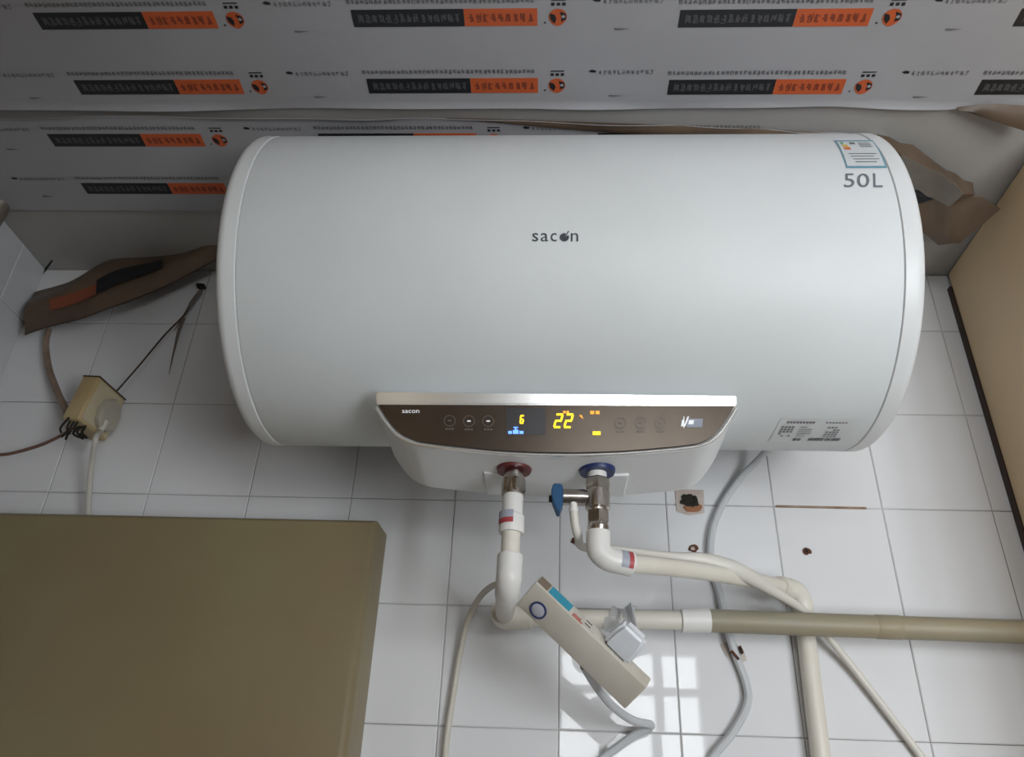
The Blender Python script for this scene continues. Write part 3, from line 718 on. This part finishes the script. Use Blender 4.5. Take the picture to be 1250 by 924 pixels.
# ================================================================== PROTECTIVE FILM ON THE CEILING
ZFm = .4118
rnd = random.Random(11)
def glyphs(mb, x0, x1, y0, y1, n, z, fill=.9, strokes=5):
    """rows of small brush-like marks standing for the fine characters"""
    cw = (x1 - x0) / n
    for k in range(n):
        if rnd.random() > fill: continue
        ax, bx = x0 + cw * (k + .08), x0 + cw * (k + .92); h = y1 - y0; tk = h * .10
        for _ in range(strokes):
            r_ = rnd.random()
            if r_ < .45:
                y = y0 + h * rnd.uniform(.05, .95); a = ax + (bx - ax) * rnd.uniform(0, .35); c = bx - (bx - ax) * rnd.uniform(0, .35)
                mb.quad((a, y - tk / 2, z), (c, y - tk / 2, z), (c, y + tk / 2, z), (a, y + tk / 2, z))
            elif r_ < .8:
                x = ax + (bx - ax) * rnd.uniform(.1, .9); a = y0 + h * rnd.uniform(0, .4); c = y1 - h * rnd.uniform(0, .4)
                mb.quad((x - tk / 2, a, z), (x + tk / 2, a, z), (x + tk / 2, c, z), (x - tk / 2, c, z))
            else:
                x = ax + (bx - ax) * rnd.uniform(.1, .6); dx = (bx - ax) * rnd.uniform(.2, .4)
                mb.quad((x, y0 + h * .1, z), (x + tk, y0 + h * .1, z), (x + dx + tk, y1 - h * .1, z), (x + dx, y1 - h * .1, z))
BW, BH = .2205, .0115          # stripe length, half height
PZ = -.0012
def proto(fn, name):
    b = MB(); fn(b); me = bpy.data.meshes.new(name); b.bm.to_mesh(me); b.bm.free(); return me
def flat(x0, x1, y0, y1, z=PZ): return lambda b: b.box((x0, y0, z), (x1, y1, z + .0004))
def logo_head(b):
    c = V((.2445, .0, PZ)); n = 24
    def pt(a): 
        r = .0108; x = math.cos(a) * r; y = math.sin(a) * r
        if y > 0: x *= 1 - .28 * (y / r) ** 2; y *= 1.12
        return c + V((x, y, 0))
    b.quad(*[pt(2 * math.pi * k / n) for k in range(n)])
def logo_dark(b):
    c = V((.2445, 0, PZ - .0004))
    for pts in (((-.0098, -.005), (-.004, -.0035), (-.0015, .002), (-.0035, .0085), (-.0085, .003)), ((.002, -.0075), (.0095, -.0045), (.0098, .003), (.004, .006), (.0045, -.001))):
        b.quad(*[c + V((x, y, 0)) for x, y in pts])
def logo_eye(b):
    c = V((.2510, -.001, PZ - .0008)); b.quad(*[c + V((.0022 * math.cos(k * .7854), .0022 * math.sin(k * .7854), 0)) for k in range(8)])
def logo_text(b):
    for k in range(3): b.box((.2365 + k * .0065, -.0185, PZ), (.2405 + k * .0065, -.0148, PZ + .0003))
    b.box((.2365, -.0225, PZ), (.2535, -.0212, PZ + .0003)); b.box((.2285, .0065, PZ), (.2305, .0085, PZ + .0003))
PROTO = [
    ('black_stripe', proto(flat(0, BW * .605, -BH, BH), 'black_stripe'), p_black),
    ('orange_stripe', proto(flat(BW * .607, BW, -BH, BH), 'orange_stripe'), p_orange),
    ('white_characters', proto(lambda b: glyphs(b, .006, BW * .59, -BH * .55, BH * .55, 15, PZ - .0003, .97, 8), 'white_characters'), p_grey),
    ('dark_characters', proto(lambda b: glyphs(b, BW * .625, BW * .98, -BH * .55, BH * .55, 9, PZ - .0003, .97, 8), 'dark_characters'), p_brown),
    ('caption_line', proto(lambda b: glyphs(b, -.004, BW * .985, -.0255, -.0185, 40, PZ, .98, 8), 'caption_line'), p_ink),
    ('logo_head', proto(logo_head, 'logo_head'), p_orange),
    ('logo_dark_patch', proto(logo_dark, 'logo_dark_patch'), p_black),
    ('logo_eye', proto(logo_eye, 'logo_eye'), film_w),
    ('logo_text', proto(logo_text, 'logo_text'), p_black),
    ('arrow_mark', proto(lambda b: b.quad((.284, -.0215, PZ), (.288, -.024, PZ), (.2935, -.0225, PZ), (.2935, -.0195, PZ), (.288, -.0195, PZ)), 'arrow_mark'), p_black),
    ('side_caption', proto(lambda b: glyphs(b, .296, .366, -.0235, -.0165, 12, PZ, .97, 5), 'side_caption'), p_ink),
    ('small_dash', proto(lambda b: b.quad((.312, .0155, PZ), (.331, .0165, PZ), (.318, .0185, PZ), (.312, .018, PZ)), 'small_dash'), p_ink),
]
for n_, me, m_ in PROTO: me.materials.append(m_)
def stamp(sheet, x, y, skip=(), only=None):
    for n_, me, m_ in PROTO:
        if n_ in skip or (only and n_ not in only): continue
        o = bpy.data.objects.new(n_, me); COL.objects.link(o); o.parent = sheet
        o.location = V((x, y, ZFm)) - wloc(sheet)
        if n_ == 'logo_text': o['kind'] = 'stuff'
def sheet_mesh(edge0, edge1, n=48, mv=8, sag0=0., sag1=0.):
    """film between two edge polylines, hugging the ceiling and sagging towards its edges"""
    def ev(e, u):
        u *= len(e) - 1; i = min(int(u), len(e) - 2); f = u - i; return V(e[i]).lerp(V(e[i + 1]), f)
    def fn(u, v):
        L = (ev(edge1, u) - ev(edge0, u)).length; e = min(.012 / L, .2)
        w_ = e * v / .2 if v < .2 else (1 - e * (1 - v) / .2 if v > .8 else e + (1 - 2 * e) * (v - .2) / .6)
        p = ev(edge0, u).lerp(ev(edge1, u), w_)
        s = sag0 * max(0, 1 - v / .2) ** 2 + sag1 * max(0, (v - .8) / .2) ** 2
        return V((p.x, p.y, ZFm - s * (1 + .5 * math.sin(u * 23) + .4 * math.sin(u * 51 + 1))))
    b = MB(); b.grid(fn, n, mv, .0006); return b
film1 = thing('protective_film', (.65, -.9, ZFm), 'large white printed protective film on the ceiling nearest the viewer', 'plastic film', 'ceiling protective films')
b = sheet_mesh([(XL + .002, -1.6), (1.8, -1.6)], [(XL + .002, -.362), (.2, -.356), (.45, -.359), (.72, -.3585), (.9, -.356), (1.1, -.360), (1.25, -.354), (1.37, -.362), (1.5, -.37), (1.8, -.37)], 60, 20, 0, .0028); b.build('film_sheet', film_w, film1)
X0, PX = .1165, .3868
for r_ in range(11):
    y = -.394 - r_ * .0985
    for k in (-1, 0, 1, 2, 3):
        x = X0 + PX * k
        if k == -1: stamp(film1, x, y, skip=('black_stripe', 'white_characters'))
        elif k == 3: stamp(film1, x, y + .006)
        else: stamp(film1, x, y + (.004 if k == 2 else 0))
film2 = thing('protective_film', (.5, -.25, ZFm), 'narrower white printed protective film on the ceiling directly above the heater', 'plastic film', 'ceiling protective films')
b = sheet_mesh([(XL + .002, -.343), (.1, -.347), (.438, -.343), (.62, -.341), (.881, -.330), (1.05, -.320), (1.167, -.313)], [(XL + .002, -.157), (.2, -.156), (.5, -.157), (.8, -.157), (1.0, -.17), (1.15, -.25), (1.17, -.30)], 60, 20, .0035, 0); b.build('film_sheet', film_w, film2)
for y in (-.3025, -.206):
    for k in (-1, 0, 1, 2):
        x = .031 + PX * k
        if k == -1: stamp(film2, x, y, only=('side_caption', 'arrow_mark', 'small_dash'))
        elif k == 2: stamp(film2, x, y, only=('black_stripe', 'caption_line'))
        else: stamp(film2, x, y)
# brown curled margin of that film above the right half of the heater
fl = []
def edge_fn(u, v):
    x = .60 + (1.175 - .60) * u; y = -.3425 + .031 * max(0, (x - .55) / .62) ** 1.3
    wdt = .022 * math.sin(min(1, u * 1.25 + .03) * math.pi * .5) * (1 if u < .8 else (1 - u) * 4.2 + .16)
    return V((x, y + wdt * v - .001, ZFm - .0022 - .007 * math.sin(v * 2.6) * u))
b = MB(); b.grid(edge_fn, 40, 5, .0005); o = b.build('curled_margin', film_b, film2)
# brown flap at the far right of the first film
b = MB()
fa = [atz(1168, 131, ZFm - .002), atz(1205, 126, ZFm - .004), atz(1262, 129, ZFm - .006)]
fb = [atz(1172, 133, ZFm - .003), atz(1205, 145, ZFm - .012), atz(1262, 163, ZFm - .022)]
b.grid(lambda u, v: (fa[0].lerp(fa[1], u * 2) if u < .5 else fa[1].lerp(fa[2], u * 2 - 1)).lerp(fb[0].lerp(fb[1], u * 2) if u < .5 else fb[1].lerp(fb[2], u * 2 - 1), v) + V((0, 0, -.004 * math.sin(v * 3.1))), 12, 4, .0005)
for v in b.bm.verts: v.co.x = min(v.co.x, XC - .008)
b.build('turned_flap', film_b, film1)

# torn film hanging at the left
lf = thing('torn_film', at(130, 370, -.06), 'brown torn film with an orange and black stripe hanging left of the heater', 'plastic film', 'torn film pieces')
topc = [(42, 357, -.020), (80, 345, -.018), (118, 323, -.020), (150, 313, -.022), (200, 310, -.03), (262, 293, -.05), (330, 285, -.07)]
botc = [(30, 408, -.035), (72, 397, -.036), (112, 385, -.038), (150, 371, -.040), (205, 345, -.045), (264, 317, -.055), (335, 285, -.07)]
TP = spline([at(*p) for p in topc], 6); BP = spline([at(*p) for p in botc], 6)
def lsurf(u, v, off=0.):
    i = u * (len(TP) - 1); k = min(int(i), len(TP) - 2); f = i - k
    p = TP[k].lerp(TP[k + 1], f).lerp(BP[k].lerp(BP[k + 1], f), v)
    return p + V((0, -.012 * math.sin(v * 3.14) + .003 * math.sin(v * 9 + u * 7) - off, .002 * math.sin(u * 17)))
b = MB(); b.grid(lsurf, 48, 14, .0006); b.build('film_sheet', film_b, lf)
b = MB(); b.grid(lambda u, v: lsurf(.13 + .235 * u, .50 + .02 * u + .20 * v, .003), 24, 6); b.build('orange_stripe', mat('dull_orange_print', (.24, .065, .03), .5), lf)
b = MB(); b.grid(lambda u, v: lsurf(.368 + .30 * u, .46 - .16 * u + (.27 + .10 * u) * v, .003), 24, 6); b.build('black_stripe', p_black, lf)
b = MB(); b.tube([lsurf(u / 30, 1.0) for u in range(31)], .0013, 6, 1); b.build('dark_rim', dark_w, lf)
# torn film hanging at the right
rf = thing('torn_film', at(1160, 260, -.15), 'crumpled brown torn film hanging between heater end and beige cabinet', 'plastic film', 'torn film pieces')
PV = {'a': (1070, 163, -.318), 'b': (1114, 178, -.298), 'c': (1156, 207, -.250), 'd': (1187, 224, -.222), 'e': (1191, 237, -.225), 'f': (1222, 254, -.215), 'g': (1172, 297, -.15), 'h': (1146, 298, -.14), 'i': (1124, 283, -.15),
      'j': (1100, 190, -.305), 'k': (1151, 212, -.268), 'l': (1177, 236, -.240), 'm': (1160, 252, -.205), 'n': (1141, 243, -.205), 'o': (1112, 228, -.235), 'p': (1100, 232, -.21), 'q': (1110, 252, -.19), 'r': (1136, 252, -.19), 's': (1158, 285, -.165), 't': (1090, 200, -.28)}
PV = {k: at(*v) for k, v in PV.items()}
for k in PV: PV[k].z = min(PV[k].z, ZC - .006); PV[k].x = min(PV[k].x, XC - .006)
def patch(name, m_, faces, dy=0.):
    t = bmesh.new(); mp = {}
    for f in faces:
        for c in f:
            if c not in mp: mp[c] = t.verts.new(PV[c] + V((0, dy, 0)))
        t.faces.new([mp[c] for c in f])
    bmesh.ops.triangulate(t, faces=t.faces[:])
    bmesh.ops.subdivide_edges(t, edges=t.edges[:], cuts=2, use_grid_fill=True)
    for v in t.verts: v.co += V((0, .0015 * math.sin(v.co.x * 210 + v.co.z * 90), .0008 * math.sin(v.co.x * 160)))
    bmesh.ops.recalc_face_normals(t, faces=t.faces[:]); bmesh.ops.solidify(t, geom=t.faces[:], thickness=.0006)
    b = MB(); b.smooth = True; b.add(t); return b.build(name, m_, rf, angle=50)
patch('upper_fold', film_b, ['abkj', 'bck', 'cdlk', 'del', 'ajt'])
patch('pale_fold', film_g, ['tjo', 'jko', 'kno', 'klmn', 'opt'])
patch('lower_fold', film_b, ['lefm', 'mfg', 'mgs', 'sgh', 'nmsr', 'rshi', 'iqr', 'qnr'])
patch('black_stripe', p_black, ['onqp'], -.001)
# scrap at the far left
b = MB(); lp = [at(-14, 236, -.19), at(4, 243, -.18), at(20, 247, -.165)]; lq = [at(-16, 296, -.155), at(-4, 283, -.15), at(9, 262, -.15)]
b.grid(lambda u, v: (lp[0].lerp(lp[1], u * 2) if u < .5 else lp[1].lerp(lp[2], u * 2 - 1)).lerp(lq[0].lerp(lq[1], u * 2) if u < .5 else lq[1].lerp(lq[2], u * 2 - 1), v) + V((0, -.004 * math.sin(v * 3.1), 0)), 8, 6, .0006)
for v in b.bm.verts: v.co.x = max(v.co.x, XL + .003); v.co.z = min(v.co.z, ZC - .003)
o = b.build('film_scrap', film_g); tag(o, 'small curled brownish film scrap in the upper left corner by the side wall', 'plastic film', 'torn film pieces')
